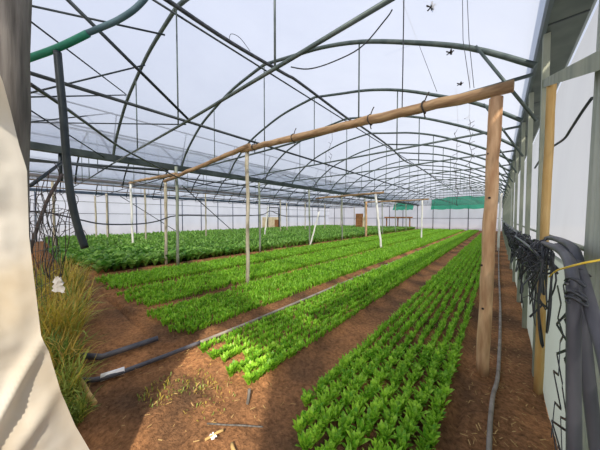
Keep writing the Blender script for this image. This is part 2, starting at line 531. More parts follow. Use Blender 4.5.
for x_, z_, m_, lab in ((-10.2, 3.31, 'dark', 'pipe along the tie bars just left of the long grey gutter'),
                        (-11.6, 4.93, 'dark', 'upper purlin on the right slope of the middle bay roof'),
                        (-13.9, 4.93, 'dark', 'upper purlin on the left slope of the middle bay roof'),
                        (-15.6, 3.31, 'gutb', 'brownish pipe along the tie bars near the brown grey gutter'),
                        (-18.4, 4.60, 'dark', 'purlin on the right slope of the left bay roof'),
                        (-22.3, 4.60, 'dark', 'purlin on the left slope of the left bay roof'),
                        (-19.0, 3.31, 'gutb', 'brownish pipe along the tie bars of the left bay')):
    pipe('purlin', [(x_, Y0, z_), (x_, Y1, z_)], 0.032, M[m_], lab, 'purlin')

# ------------------------------------------------------------------ logs: posts and beams
def jlog(p, q, r, nseg=10, j=0.012):
    P = Vector(p); Q = Vector(q)
    out = []
    for i in range(nseg + 1):
        t = i / nseg
        out.append(P.lerp(Q, t) + Vector((R.uniform(-j, j), R.uniform(-j, j), R.uniform(-j, j) * 0.5)))
    rr = [r * R.uniform(0.94, 1.06) for _ in out]
    return out, rr
def pole(p, q, r, m, label, cat='post', group=None, name='post', nseg=10, n=12, j=0.012):
    a, rr = jlog(p, q, r, nseg, j)
    root = Vector(p)
    a = [v - root for v in a]
    o = MB().tube(a, rr, n).build(name, m)
    o.location = root
    return tag(o, label, cat, group)

# the big log post and beam in front
post = pole((-0.10, 3.13, -0.05), (-0.05, 3.13, 2.86), 0.056, M['log'], 'thick peeled log post standing at the edge of the nearest bed', nseg=14, n=16, j=0.006)
kn = MB()
for z, an in ((2.35, -2.4), (1.9, -1.8), (1.2, -2.6), (0.75, -2.0), (1.55, -2.9)):
    c = Vector((0.0175 * z + 0.052 * math.cos(an), 0.055 * math.sin(an), z))
    kn.tube([c, c + Vector((math.cos(an) * 0.006, math.sin(an) * 0.006, 0))], 0.012, 8)
kn.build('knot', M['vine'], post)
beam = pole((0.07, 3.13, 2.93), (-4.72, 3.42, 3.25), 0.062, M['logx'], 'long peeled log beam resting on the thick front post', 'beam', name='log_beam', nseg=22, n=14, j=0.018)
tw = MB()
for tx in (-0.72, -1.42, -2.95, -4.2):
    yy = 3.13 + (-tx) * 0.06 - 3.13
    c = Vector((tx - 0.07, yy, -0.067 * (tx - 0.07)))
    tw.tube([c + Vector((0.01 * math.sin(k), 0.07 * math.cos(k * PI / 5), 0.07 * math.sin(k * PI / 5))) for k in range(11)], 0.010, 6)
    tw.tube([c + Vector((0, 0, 0.06)), c + Vector((0.03, 0, 0.13)), c + Vector((0.05, 0.01, 0.17))], 0.008, 5)
    tw.tube([c + Vector((0, 0, -0.06)), c + Vector((0.015, 0, -0.13))], 0.008, 5)
tw.build('tie', M['litter'], beam)
pole((-4.52, 3.42, -0.05), (-4.50, 3.42, 3.18), 0.043, M['pale'], 'pale pole with a rusty foot standing in the third bed under the log beam')
pole((-4.35, 3.36, 3.27), (-9.1, 3.30, 2.93), 0.055, M['logx'], 'second log beam continuing left to the paired poles', 'beam', name='log_beam', nseg=16, j=0.02)
pole((-8.5, 3.46, -0.05), (-8.48, 3.46, 3.40), 0.048, M['post'], 'right one of the paired grey poles under the long grey gutter')
pole((-8.98, 3.26, -0.05), (-9.0, 3.30, 2.88), 0.05, M['pale'], 'left one of the paired poles, brownish and carrying a log beam')
pole((-8.3, 3.36, 3.12), (-14.7, 3.65, 3.45), 0.06, M['logx'], 'third log beam reaching over the middle bay', 'beam', name='log_beam', nseg=16, j=0.03)
pole((-14.2, 3.62, -0.05), (-14.4, 3.62, 3.36), 0.05, M['white'], 'white pole deep in the broad-leaf crop holding the end of the third log beam')
# posts of the dark gutter
GP = [7.4, 11.3, 15.2, 19.1, 23.0, 26.9, 30.8]
for k, y in enumerate(GP):
    if k == 0:
        g0 = pole((-8.78, y, -0.05), (-8.85, y, 3.40), 0.05, M['post'], 'grey steel post under the long grey gutter, next one behind the paired poles', group='posts under the long grey gutter', name='gutter_post')
    else:
        copy_tree(g0, (-8.78, y, -0.05), ORD[k + 1] + ' grey steel post under the long grey gutter counting back from the paired poles', 'posts under the long grey gutter')
for k, y in enumerate([1.0, 4.9, 8.8, 12.7, 16.6, 20.5, 24.4, 28.3, 32.2]):
    lab = ORD[k] + ' slim pale post from the front under the gutter between the middle and left bays'
    if k == 0:
        g1 = pole((XB, y, -0.05), (XB, y, 3.42), 0.05, M['pale'], lab, group='posts under the left gutter', name='gutter_post')
    else:
        copy_tree(g1, (XB, y, -0.05), lab, 'posts under the left gutter')
# second and third rows of log supports
pole((-4.50, 11.7, -0.05), (-4.85, 11.7, 2.85), 0.055, M['white'], 'leaning white pole at the left edge of the third bed in mid-distance')
pole((0.0, 15.4, -0.05), (0.06, 15.4, 2.85), 0.05, M['white'], 'slim white pole standing on the path by the right wall')
pole((-4.4, 11.7, 2.9), (-8.8, 11.9, 2.84), 0.055, M['logx'], 'log beam carried by the leaning white pole in mid-distance', 'beam', name='log_beam', nseg=16, j=0.025)
pole((-8.35, 10.75, -0.05), (-8.0, 11.2, 2.0), 0.045, M['white'], 'short leaning white pole beside the long grey gutter post', 'post')
pole((-4.32, 18.9, -0.05), (-4.30, 18.9, 2.9), 0.055, M['white'], 'straight white pole standing far back in the third bed')
pole((-3.9, 18.9, 2.95), (-8.9, 19.0, 2.95), 0.055, M['logx'], 'far log beam carried by the straight white pole', 'beam', name='log_beam', nseg=12, j=0.025)
pole((-8.3, 18.2, -0.05), (-8.3, 18.2, 2.95), 0.08, M['log'], 'brown log post far back beside the long grey gutter posts')
pole((-13.8, 12.0, -0.05), (-13.5, 12.2, 2.5), 0.06, M['white'], 'white leaning pole in the broad-leaf crop in front of the wall door')
for k, (x, y) in enumerate([(-17.5, 18.5), (-19.6, 3.6), (-22.0, 3.4)]):
    pole((x, y, -0.05), (x - 0.05, y, 3.2), 0.055, M['pale'],
         ['thin pale pole in the crop near the wall door', 'right one of two thin pale poles far left beside the bent pipe', 'left one of two thin pale poles far left beside the bent pipe'][k])

# ------------------------------------------------------------------ left side wall frame
WP = [0.6 + 1.95 * k for k in range(19)]
w0 = None
for k, y in enumerate(WP):
    lab = ORD[k] + ' slender steel wall post from the front along the far left wall'
    if w0 is None:
        w0 = tag(MB().tube([(0, 0, -0.05), (0, 0, 3.42)], 0.04, 8).build('wall_post', M['blue']), lab, 'post', 'posts of the far left wall')
        w0.location = (XL + 0.02, y, 0)
    else:
        copy_tree(w0, (XL + 0.02, y, 0), lab, 'posts of the far left wall')
pipe('wall_rail', [(XL + 0.05, 0, 1.95), (XL + 0.05, YB, 1.95)], 0.022, M['dark'], 'lower horizontal rail along the far left wall', 'rail', n=6)
pipe('wall_rail', [(XL + 0.05, 0, 2.85), (XL + 0.05, YB, 2.85)], 0.022, M['galv'], 'upper horizontal rail along the far left wall', 'rail', n=6)
# wall door
d = empty('door', (XL + 0.1, 20.7, 0), 'cream panelled door with a brown opening in the far left wall', 'door')
MB().box((-0.02, 0, 0), (0.04, 3.0, 1.7)).build('panel', M['cream'], d, False)
MB().box((0.05, 2.2, 0.3), (0.09, 2.9, 1.35)).build('board', M['brown'], d, False)
fr = MB()
for yy in (0.9, 3.0):
    fr.box((0.0, yy - 0.06, 0), (0.1, yy + 0.06, 3.1))
fr.box((0.0, 0.9, 2.98), (0.1, 3.0, 3.1)); fr.box((0.0, 0.9, 2.5), (0.1, 3.0, 2.56))
fr.build('frame', M['dark'], d, False)

# ------------------------------------------------------------------ far end wall
for k, x in enumerate([-23, -21, -19, -17, -15, -13, -11, -9, -7, -5, -3, -1.2]):
    lab = ORD[k] + ' thin post from the left along the far end wall'
    if k == 0:
        e0 = tag(MB().tube([(0, 0, -0.05), (0, 0, 3.4)], 0.045, 8).build('wall_post', M['dark']), lab, 'post', 'posts of the far end wall')
        e0.location = (x, YB - 0.1, 0)
    else:
        copy_tree(e0, (x, YB - 0.1, 0), lab, 'posts of the far end wall')
pipe('wall_rail', [(XL, YB - 0.12, 1.55), (0.4, YB - 0.12, 1.55)], 0.03, M['dark'], 'horizontal rail across the far end wall', 'rail', n=6)
def net(x0, x1, z0, z1, label):
    mb = MB()
    n = 14
    vs = []
    for j in range(6):
        for i in range(n + 1):
            t = i / n
            s = j / 5
            zt = z1 - 0.25 * (2 * t - 1) ** 2
            zz = zt + (z0 - zt) * s + 0.05 * math.sin(i * 1.7)
            vs.append((x0 + (x1 - x0) * t, YB - 0.5 + 0.10 * math.sin(i * 1.3 + j) - 0.5 * s, zz))
    mb.add(vs, [(j * (n + 1) + i, j * (n + 1) + i + 1, (j + 1) * (n + 1) + i + 1, (j + 1) * (n + 1) + i) for j in range(5) for i in range(n)])
    o = tag(mb.build('shade_net', M['net']), label, 'shade net')
    MB().tube([(x0, YB - 0.5, z1 - 0.25), ((x0 + x1) / 2, YB - 0.5, z1), (x1, YB - 0.5, z1 - 0.25)], 0.012, 5).build('rope', M['wire'], o)
    MB().tube([((x0 + x1) / 2, YB - 0.5, z1), ((x0 + x1) / 2 - 0.2, YB - 0.13, 3.36)], 0.012, 5).build('rope', M['wire'], o)
    return o
net(-7.1, -0.5, 2.72, 4.35, 'bright green shade net hanging across the far end of the right-hand bay')
net(-12.2, -9.4, 2.75, 3.9, 'smaller green shade net hanging at the far end of the middle bay')
bd = empty('shelter', (-12.6, 34.6, 0), 'brown roofed wooden frame standing at the far end of the crop', 'shed')
MB().box((-0.2, -0.4, 1.55), (3.4, 0.6, 1.75)).build('roof', M['brown'], bd, False)
for xx in (0, 1.6, 3.2):
    MB().box((xx - 0.07, -0.07, -0.05), (xx + 0.07, 0.07, 1.55)).build('leg', M['brown'], bd, False)
bb = empty('crate_stack', (-15.5, 30.5, 0), 'brown wooden boards stacked upright near the far left corner', 'boards')
MB().box((0, 0, -0.05), (1.0, 0.3, 2.2)).build('panel', M['brown'], bb, False)
MB().box((1.05, 0.05, -0.05), (1.5, 0.3, 1.7)).build('panel', M['cream'], bb, False)

# ------------------------------------------------------------------ right wall posts, rail, braces
def cpost(z1, wd=0.09, dp=0.05):
    mb = MB()
    prof = [(0, -wd / 2), (-dp, -wd / 2), (-dp, -wd / 2 + 0.02), (-0.006, -wd / 2 + 0.006), (-0.006, wd / 2 - 0.006), (-dp, wd / 2 - 0.02), (-dp, wd / 2), (0, wd / 2)]
    n = len(prof)
    vs = [(a, b, z) for z in (-0.05, z1) for a, b in prof]
    mb.add(vs, [(k, (k + 1) % n, n + (k + 1) % n, n + k) for k in range(n)])
    mb.box((-dp, -wd / 2, -0.05), (0.0, wd / 2, z1))
    return mb
RP = [3.42, 4.85, 6.25] + [6.25 + 1.97 * k for k in range(1, 16)]
p0 = None
for k, y in enumerate(RP):
    lab = ORD[k] + ' grey green channel post of the right wall, counting back from the yellow post'
    if p0 is None:
        p0 = tag(cpost(3.46).build('wall_post', M['post'], smooth=False), lab, 'post', 'channel posts of the right wall')
        p0.location = (0.35, y, 0)
    else:
        copy_tree(p0, (0.35, y, 0), lab, 'channel posts of the right wall')
yp = pole((0.315, 3.13, -0.05), (0.34, 3.13, 2.90), 0.032, M['yellow'], 'yellowish rusty square post beside the right wall', n=4, j=0.003)
# near corrugated column
mb = MB()
n = 40
vs = []
for z in (-0.05, 3.5):
    for i in range(n + 1):
        y = 1.35 + 0.55 * i / n
        vs.append((0.330 + 0.014 * z + 0.010 * math.sin(i * 2 * PI / 5), y, z))
for z in (-0.05, 3.5):
    for i in range(n + 1):
        y = 1.35 + 0.55 * i / n
        vs.append((0.360 + 0.014 * z + 0.010 * math.sin(i * 2 * PI / 5), y, z))
m_ = n + 1
fs = [(i, i + 1, m_ + i + 1, m_ + i) for i in range(n)] + [(2 * m_ + i, 3 * m_ + i, 3 * m_ + i + 1, 2 * m_ + i + 1) for i in range(n)]
fs += [(0, m_, 3 * m_, 2 * m_), (n, 2 * m_ + n, 3 * m_ + n, m_ + n), ] + [(m_ + i, m_ + i + 1, 3 * m_ + i + 1, 3 * m_ + i) for i in range(n)]
tag(mb.add(vs, fs).build('wall_column', M['corr']), 'corrugated grey column at the right edge behind the black pipes', 'column')
b_ = empty('wall_brace', (0, 0, 0), 'flat grey steel brace slanting from the corrugated column to the yellow post', 'brace')
BA, BB = px(542, 84, 0.315), px(600, 60, 0.30)
BB = BA + (BB - BA) * 1.12
MB().bar(BB, BA, 0.010, 0.075).build('flange', M['post'], b_, False)
MB().bar(BB + Vector((0.025, 0, 0.036)), BA + Vector((0.025, 0, 0.036)), 0.05, 0.008).build('web', M['post'], b_, False)
pipe('wall_rail', [(0.40, 0.5, 1.46), (0.40, YB - 0.2, 1.46)], 0.016, M['post'], 'thin horizontal rail on the right wall above the black hoses', 'rail', n=6)
pipe('wall_brace', [px(552, 147, .40), px(564, 139, .41), px(571, 129, .42), px(582, 112, .43), px(592, 98, .44)], 0.010, M['dark'], 'bent dark rod slanting across the film beside the yellow post', 'brace', n=6, sm=5)
pipe('wall_brace', [px(535, 168, .40), px(545, 152, .41)], 0.012, M['dark'], 'straight dark rod slanting across the film behind the yellow post', 'brace', n=6)

# ------------------------------------------------------------------ black hoses on the right wall
def strands(n, y, z0, z1, sp, r=(0.004, 0.008), seed=0):
    rr = random.Random(seed)
    mb = MB()
    for i in range(n):
        yc = y + rr.uniform(-sp, sp)
        x = rr.uniform(0.19, 0.29)
        pts = []
        if i % 3 == 0:                                   # loose coil hanging on the rail
            ra, rb = rr.uniform(0.05, 0.12), rr.uniform(0.07, 0.16)
            a0 = rr.uniform(0, 6.28)
            for k in range(rr.randint(9, 18)):
                a = a0 + k * 0.75
                pts.append((x + 0.05 * math.sin(k * 1.9), yc + ra * math.cos(a) + 0.008 * k, z0 - 0.10 + rb * math.sin(a) + rr.uniform(-.02, .02)))
        elif i % 3 == 1:                                 # strand looped down and back
            lo = z1 + rr.uniform(0, 0.6) * (z0 - z1)
            w_ = rr.uniform(0.02, 0.10)
            pts = [(x, yc - w_, z0), (x + rr.uniform(-.04, .04), yc - w_ * 1.2, (z0 + lo) / 2), (x + rr.uniform(-.04, .04), yc - w_ * .3, lo), (x, yc + w_ * .5, lo + 0.04),
                   (x + rr.uniform(-.04, .04), yc + w_, (z0 + lo) / 2 + rr.uniform(-.08, .08)), (x, yc + w_ * .6, z0 + 0.03)]
        else:                                            # kinked loose end
            z = z0 + 0.03
            yy = yc
            lo = z1 + rr.uniform(0, 0.7) * (z0 - z1)
            while z > lo:
                pts.append((x + rr.uniform(-.05, .05), yy, z))
                yy += rr.uniform(-.07, .07)
                z -= rr.uniform(0.05, 0.14)
            if len(pts) < 2:
                continue
        mb.tube([(min(p[0], 0.305), p[1], max(p[2], 0.03)) for p in (smoothpath(pts, 3) if i % 3 < 2 else pts)], rr.uniform(*r), 5)
    return mb
BUN = [(2.45, 9, 1.42, 0.75), (2.85, 18, 1.42, 0.70), (3.35, 15, 1.38, 0.60), (3.95, 15, 1.38, 0.80), (4.7, 14, 1.36, 0.85), (5.6, 13, 1.34, 0.85), (6.6, 12, 1.33, 0.85),
       (7.8, 12, 1.32, 0.9), (9.2, 12, 1.30, 0.9), (11, 10, 1.30, 0.9), (13, 10, 1.3, 0.9), (15.5, 9, 1.3, 0.9), (18, 9, 1.3, 0.9)]
for k, (y, n_, za, zb) in enumerate(BUN):
    o = strands(n_, y, za, zb, 0.20 if k < 6 else 0.5, r=(0.004, 0.008) if k < 5 else (0.008, 0.014), seed=k).build('hose_bundle', M['hose'])
    tag(o, ORD[k] + ' tangled hank of black drip hose from the front, hanging on the right wall', 'hose bundle', 'hanks of drip hose on the right wall')
for k in range(4):
    pts = []
    rr = random.Random(50 + k)
    y = 2.2
    while y < 32:
        pts.append((0.21 + 0.025 * k + rr.uniform(-0.03, 0.03), y, 1.42 - 0.04 * k + rr.uniform(-0.05, 0.03)))
        y += rr.uniform(0.4, 0.9)
    pipe('supply_hose', pts, 0.010, M['hose'], ['topmost', 'second highest', 'third highest', 'lowest'][k] + ' of the long black hoses running along the right wall', 'hose', 'long black hoses along the right wall', n=6, sm=3)
# zigzag of flat drip tape
rr = random.Random(3)
mb = MB()
for s in range(3):
    z = 1.25
    y = 2.02 + 0.05 * s
    sgn = 1
    P = Vector((0.27 + 0.03 * s, y, z))
    while z > 0.22:
        z2 = z - rr.uniform(0.07, 0.14)
        sgn = -sgn
        Q = Vector((0.27 + 0.03 * s + rr.uniform(-0.02, 0.03), y + sgn * rr.uniform(0.03, 0.13), z2))
        mb.bar(P, Q, 0.004, 0.014)
        P = Q
        z = z2
tag(mb.build('drip_tape', M['hose'], smooth=False), 'zigzag of flat black drip tape hanging beside the thick black pipes', 'drip tape')

def thickpipe(pts, r, label, bands=()):
    root = tag(MB().tube(smoothpath(pts, 8), r, 14).build('water_pipe', M['pe']), label, 'pipe', 'thick black pipes at the right edge')
    for c, a in bands:
        c = Vector(c); a = Vector(a).normalized()
        s = a.cross(Vector((0, 1, 0.3))).normalized(); t = a.cross(s)
        MB().tube([c + (s * math.cos(k * PI / 6) + t * math.sin(k * PI / 6)) * (r + 0.004) + a * (0.012 * math.sin(k * 0.9)) for k in range(14)], 0.005, 5).build('binding', M['hose'], root)
    return root
thickpipe([(0.33, 3.2, 1.40), px(543, 243, .29), px(556, 248, .25), px(567, 257, .225), px(572, 275, .21), px(573.5, 310, .205), px(573.5, 380, .205), px(574, 450, .205), px(574, 520, .205)], 0.0185,
          'leftmost thick black pipe bending down from the wall and standing upright', [(px(576, 295, .205), (0, .1, 1)), (px(575, 282, .208), (0, .2, 1)), (px(577, 300, .205), (0, -.1, 1))])
thickpipe([(0.34, 3.2, 1.45), px(552, 238, .32), px(568, 244, .28), px(577, 257, .26), px(580.5, 290, .255), px(584, 335, .255), px(590, 395, .26), px(597, 450, .27), px(605, 520, .27)], 0.0185,
          'middle thick black pipe curving down behind the upright one')
thickpipe([(0.34, 2.9, 1.40), px(560, 246, .30), px(572, 256, .265), px(580, 270, .25), px(588, 298, .245), px(596, 326, .245), px(606, 360, .25), px(622, 440, .25), px(630, 520, .25)], 0.0185,
          'rightmost thick black pipe slanting out of the picture', [(px(581, 273, .25), (0, .4, 1))])
pipe('cord', [px(549, 277, 0.20), px(556, 271, 0.18), px(568, 267, 0.17), px(584, 263, 0.19), px(600, 260, 0.22), px(620, 256, 0.27), (0.325, 1.45, 1.46)], 0.003, M['cordy'], 'yellow cord tied around the thick black pipes', 'cord', sm=5, n=6)

# ------------------------------------------------------------------ overhead hoses, cables and braces
pipe('overhead_hose', [px(x_, y_, -4.05) for x_, y_ in ((150, -11), (167, 0), (230, 42), (285, 74), (300, 83), (347, 118), (362, 127), (390, 147), (405, 161), (420, 168), (440, 182), (457, 193), (470, 199))], 0.036, M['hose'],
     'thick black hose hung along under the ridge, sagging towards the back', 'hose', sm=5)
XH = [(30, 84, -3.6), (60, 104, -4.0), (85, 122, -4.6), (120, 147, -5.6), (150, 163, -6.6), (177, 177, -7.6), (193, 182, -8.2), (220, 187, -8.5), (237, 186, -8.6), (260, 180, -8.6), (277, 172.5, -8.6), (292, 178, -8.6), (308, 177, -8.6), (316, 183, -8.55), (318, 195, -8.5), (318, 212, -8.5)]
pipe('overhead_hose', [px(*t) for t in XH], 0.021, M['hose'], 'black hose looping below the long grey gutter with its end hanging down', 'hose', sm=4)
XH = [(20, 212, -8.75), (45, 212, -8.75), (77, 219, -8.75), (103, 224, -8.75), (138, 224, -8.75), (158, 221, -8.75), (178, 215.5, -8.7), (220, 216, -8.75), (260, 215, -8.75), (270, 211, -8.75), (278, 214, -8.75), (290, 216.7, -8.75), (325, 216.7, -8.7)]
pipe('overhead_hose', [px(*t) for t in XH], 0.020, M['hose'], 'black hose strung at head height from post to post under the long grey gutter', 'hose', sm=4)
pipe('cable', [py(291, 67, 1.84), py(308, 69, 1.9), py(330, 63, 2.1), py(360, 48, 2.1), py(385, 20, 1.95), py(392, 10, 1.86)], 0.006, M['hose'], 'thin black cable looping from the nearest hoop and its tie bar', 'cable', sm=5, n=6)
pipe('cable', [px(229, 42, -4.02), px(231, 34, -4.02), px(240, 38, -4.02), px(250, 51, -4.02)], 0.006, M['hose'], 'short loose loop of wire on the thick ridge hose', 'cable', sm=5, n=6)
pipe('hanging_wire', [py(404, -12, 2.5), py(403, 60, 2.9), py(402, 113, 3.2)], 0.006, M['hose'], 'black wire dropping from the roof to the log beam', 'wire', n=6)
pipe('hanging_wire', [py(462, -30, 2.6), py(463, 40, 2.9), py(470, 88, 3.16)], 0.003, M['wire'], 'thin string left of the two dropping onto the right end of the log beam', 'wire', n=5)
pipe('hanging_wire', [py(466, -30, 2.6), py(469, 40, 2.9), py(474, 88, 3.16)], 0.003, M['wire'], 'thin string right of the two dropping onto the right end of the log beam', 'wire', n=5)
pipe('hanging_wire', [py(400, -5, 3.9), py(437, 92, 3.9)], 0.003, M['wire'], 'thin string slanting down across the right roof', 'wire', n=5)
A0 = ARCH_Y[0]
BR = [((-5.4, 0.075, 4.78), py(165, 35, A0), 0.016, 'upper straight brace from the grey front post to the nearest hoop'),
      ((-6.2, 0.085, py(30, 95, 0.085).z if False else 3.75), py(145, 65, A0), 0.016, 'rising brace from the front to the middle of the nearest hoop'),
      (px(30, 97, -6.0), py(127, 95, A0), 0.013, 'level thin brace from the front to the left leg of the nearest hoop'),
      (px(30, 21, -5.0), py(127, 95, A0), 0.013, 'falling thin brace from the front to the left leg of the nearest hoop'),
      (px(62, -6, -3.3), py(188, 119, A0), 0.020, 'dark brace falling to the foot of the ridge hanger'),
      (px(30, 110, -6.5), px(108, 160, -9.0), 0.014, 'low brace falling from the front to the long grey gutter'),
      (px(30, 122, -7.5), px(113, 113, -8.5), 0.014, 'nearly level low rod running to the vent rail'),
      (px(30, 122.5, -7.0), px(186, 124.5, -4.6), 0.012, 'long level rod running to the foot of the ridge hanger'),
      (px(30, 160.5, -12.0), px(168, 170.5, -9.2), 0.045, 'grey rod seen just under the long grey gutter at the left'),
      ((-8.9, px(60, 150, -8.9).y, 2.62), (-8.9, px(60, 150, -8.9).y, 3.42), 0.04, 'short hanging end of pipe below the long grey gutter'),
      (px(30, 186, -7.2), px(64, 161, -8.8), 0.035, 'dark slanting strut rising to the hanging pipe end')]
for a, b, r, lab in BR:
    pipe('brace', [a, b], r, M['dark'], lab, 'brace', n=8)
pipe('brace', [px(120, 196, -16.7), px(176, 231, -16.7)], 0.022, M['dark'], 'diagonal wire falling in front of the far left wall, left of the paired poles', 'wire', n=5)
pipe('brace', [px(182, 185.5, -12.75), px(236, 234, -20.0)], 0.03, M['dark'], 'diagonal wire falling in front of the far left wall, right of the paired poles', 'wire', n=5)

# green pipe and bent hanging pipe near the front
gp = empty('gable_pipe', (0, 0, 0), 'green and teal pipe arching overhead at the front left', 'pipe')
def dp(x, y, t):
    a = Vector((-0.64571, 0.76286, -0.03190)); r = Vector((0.76325, 0.64610, 0)); u = Vector((-0.02061, 0.02435, 0.99949))
    return Vector((0, 0, 1.65)) + (a + r * ((x - 300) / FPX) + u * ((225 - y) / FPX)) * t
MB().tube(smoothpath([dp(8, 66, 2.2), dp(30, 58, 2.2), dp(60, 47, 2.2), dp(88, 33.5, 2.2)], 5), 0.030, 12).build('sleeve', M['green'], gp)
MB().tube(smoothpath([dp(84, 34.5, 2.2), dp(105, 26, 2.2), dp(120, 19, 2.2), dp(136, 8, 2.2), dp(150, -8, 2.2), dp(170, -40, 2.2)], 5), 0.025, 12).build('rod', M['tealpipe'], gp)
MB().tube(smoothpath([dp(57.5, 52, 2.2), dp(60, 80, 2.2), dp(63, 110, 2.2), dp(66, 150, 2.2), dp(70, 190, 2.2), dp(76, 220, 2.2), dp(85, 248, 2.2)], 5), 0.030, 12).build('hanging_pipe', M['dark'], gp)

# ------------------------------------------------------------------ front post and tarp
fp = pole((-2.25, -0.100, -0.05), (-2.22, 0.012, 3.3), 0.072, M['greywood'], 'weathered grey square door post at the left edge', n=4, j=0.002)
def tarp():
    n, m = 60, 130
    edge = [(p.z, p.y) for p in (px(x_, y_, -1.8) for x_, y_ in ((104, 478), (97, 463), (90, 450), (75, 425), (61, 392), (49, 352), (41, 335), (38, 310), (33, 270), (29, 235), (28, 200), (27, 170), (19, 145), (11, 112), (3, 82), (-6, 60), (-14, 40)))]
    edge = [(0.0, edge[0][1] + 0.03)] + [e for e in edge if e[0] > 0.01]
    def ed(z):
        for (a, b), (c, d_) in zip(edge, edge[1:]):
            if a <= z <= c:
                return b + (d_ - b) * (z - a) / (c - a)
        return edge[-1][1]
    from mathutils import noise
    vs = []
    for j in range(m + 1):
        z = 2.6 * j / m
        for i in range(n + 1):
            t = i / n
            y = ed(z) + (-0.62 - ed(z)) * t
            damp = min(1, t * 5 + 0.12)
            fold = damp * (0.04 * math.sin(z * 4.0 + y * 6) + 0.06 * noise.noise((y * 3, z * 2.2, 1.0)) + 0.035 * noise.noise((y * 8, z * 6, 4.0)) + 0.008 * noise.noise((y * 22, z * 17, 4.0)))
            crease = (0.3 + 0.7 * damp) * (0.055 * math.exp(-((z - (0.90 + y * 2.0)) / 0.06) ** 2) + 0.03 * math.exp(-((z - (0.60 + y * 1.2)) / 0.06) ** 2))
            vs.append((-1.80 + fold + crease + 0.03 * max(0, 0.5 - z), y, max(z, 0.004)))
    fs = [(j * (n + 1) + i, j * (n + 1) + i + 1, (j + 1) * (n + 1) + i + 1, (j + 1) * (n + 1) + i) for j in range(m) for i in range(n)]
    o = MB().add(vs, fs).build('tarp', M['tarp'])
    tag(o, 'creased off-white plastic sheet hanging at the left edge of the doorway', 'tarp')
tarp()

# ------------------------------------------------------------------ pipes and things on the ground
g1_ = pipe('ground_pipe', [(-3.75, 0.34, 0.045), (-3.45, 0.55, 0.05), (-3.42, 1.12, 0.05)], 0.035, M['pe'], 'short black pipe lying on the soil at the left, behind the longer one', 'pipe')
hz = empty('ground_hose', (0, 0, 0), 'black hose with a pale joint running from the weeds along the second bed', 'hose')
MB().tube(smoothpath([(-3.25, 0.28, 0.03), (-3.02, 0.46, 0.035), (-2.96, 0.9, 0.03), (-2.93, 1.45, 0.03)], 6), 0.024, 10).build('hose', M['pe'], hz)
MB().tube(smoothpath([(-2.93, 1.45, 0.03), (-2.90, 2.5, 0.035), (-2.92, 5.4, 0.03), (-2.9, 9, 0.03), (-2.95, 16, 0.03)], 6), 0.022, 8).build('hose', M['greyhose'], hz)
MB().tube([(-3.03, 0.47, 0.035), (-2.99, 0.66, 0.035)], 0.036, 12).build('joint', M['scrap'], hz)
pipe('ground_hose', [(0.0, 1.2, 0.02), (-0.02, 2.1, 0.03), (-0.01, 2.7, 0.03), (0.03, 3.3, 0.03), (0.05, 5.5, 0.03), (0.03, 9, 0.03), (0.02, 15, 0.03), (0.0, 30, 0.03)], 0.017, M['greyhose'], 'dusty grey hose lying along the path by the right wall', 'hose', sm=6)
pole((-3.35, 0.30, 0.06), (-2.62, 0.36, 0.05), 0.018, M['straw'], 'broken brown stick lying on the soil beside the weeds', 'stick', name='stick', nseg=4, n=7, j=0.01)
pole((-1.69, 1.26, -0.05), (-1.70, 1.30, 0.09), 0.014, M['greywood'], 'small grey wooden peg at the corner of the second bed', 'peg', name='peg', nseg=3, n=6, j=0.003)
for k, (x0, y0, x1, y1, r, m, lab) in enumerate([
        (-1.60, 0.82, -1.57, 0.95, 0.010, 'straw', 'short pale stick lying left in the pile of rubbish on the soil'),
        (-1.43, 0.93, -1.33, 0.90, 0.013, 'straw', 'pale wood chip lying right of the pile of rubbish'),
        (-1.72, 0.90, -1.36, 1.16, 0.006, 'greywood', 'long thin grey twig lying across the soil near the peg')]):
    pole((x0, y0, 0.03), (x1, y1, 0.035), r, M[m], lab, 'stick', name='stick', nseg=3, n=6, j=0.003)
def scrap(c, s, label, seed, cat='scrap'):
    from mathutils import noise
    vs = []
    n = 7
    for j in range(n):
        for i in range(n):
            u_, v_ = i / (n - 1) - 0.5, j / (n - 1) - 0.5
            vs.append((c[0] + u_ * s, c[1] + v_ * s * 0.8, c[2] + s * 0.35 * (noise.noise((u_ * 4 + seed, v_ * 4, seed)) + 0.4)))
    return tag(MB().add(vs, [(j * n + i, j * n + i + 1, (j + 1) * n + i + 1, (j + 1) * n + i) for j in range(n - 1) for i in range(n - 1)]).build('plastic_scrap', M['scrap']), label, cat)
scrap((-1.58, 0.87, 0.03), 0.05, 'crumpled white plastic scrap lying on the sunny soil at the bottom', 2.0)
def rag():
    from mathutils import noise
    n = 9
    vs = []
    for j in range(n):
        for i in range(n):
            u_, v_ = i / (n - 1) - 0.5, j / (n - 1)
            wd = 0.20 * (0.45 + 0.75 * (1 - v_)) * (1 + 0.3 * noise.noise((v_ * 3, 0, 2)))
            vs.append((-4.0 + 0.2 * u_ + 0.08 * noise.noise((u_ * 3, v_ * 3, 5)), 0.26 + u_ * wd * 0.45 + 0.03 * noise.noise((u_ * 5, v_ * 5, 1)), 0.76 + 0.18 * v_ + 0.04 * noise.noise((u_ * 6, v_ * 2, 3))))
    tag(MB().add(vs, [(j * n + i, j * n + i + 1, (j + 1) * n + i + 1, (j + 1) * n + i) for j in range(n - 1) for i in range(n - 1)]).build('plastic_scrap', M['scrap']), 'torn white plastic rag caught in the yellow weeds on the left', 'scrap')
rag()
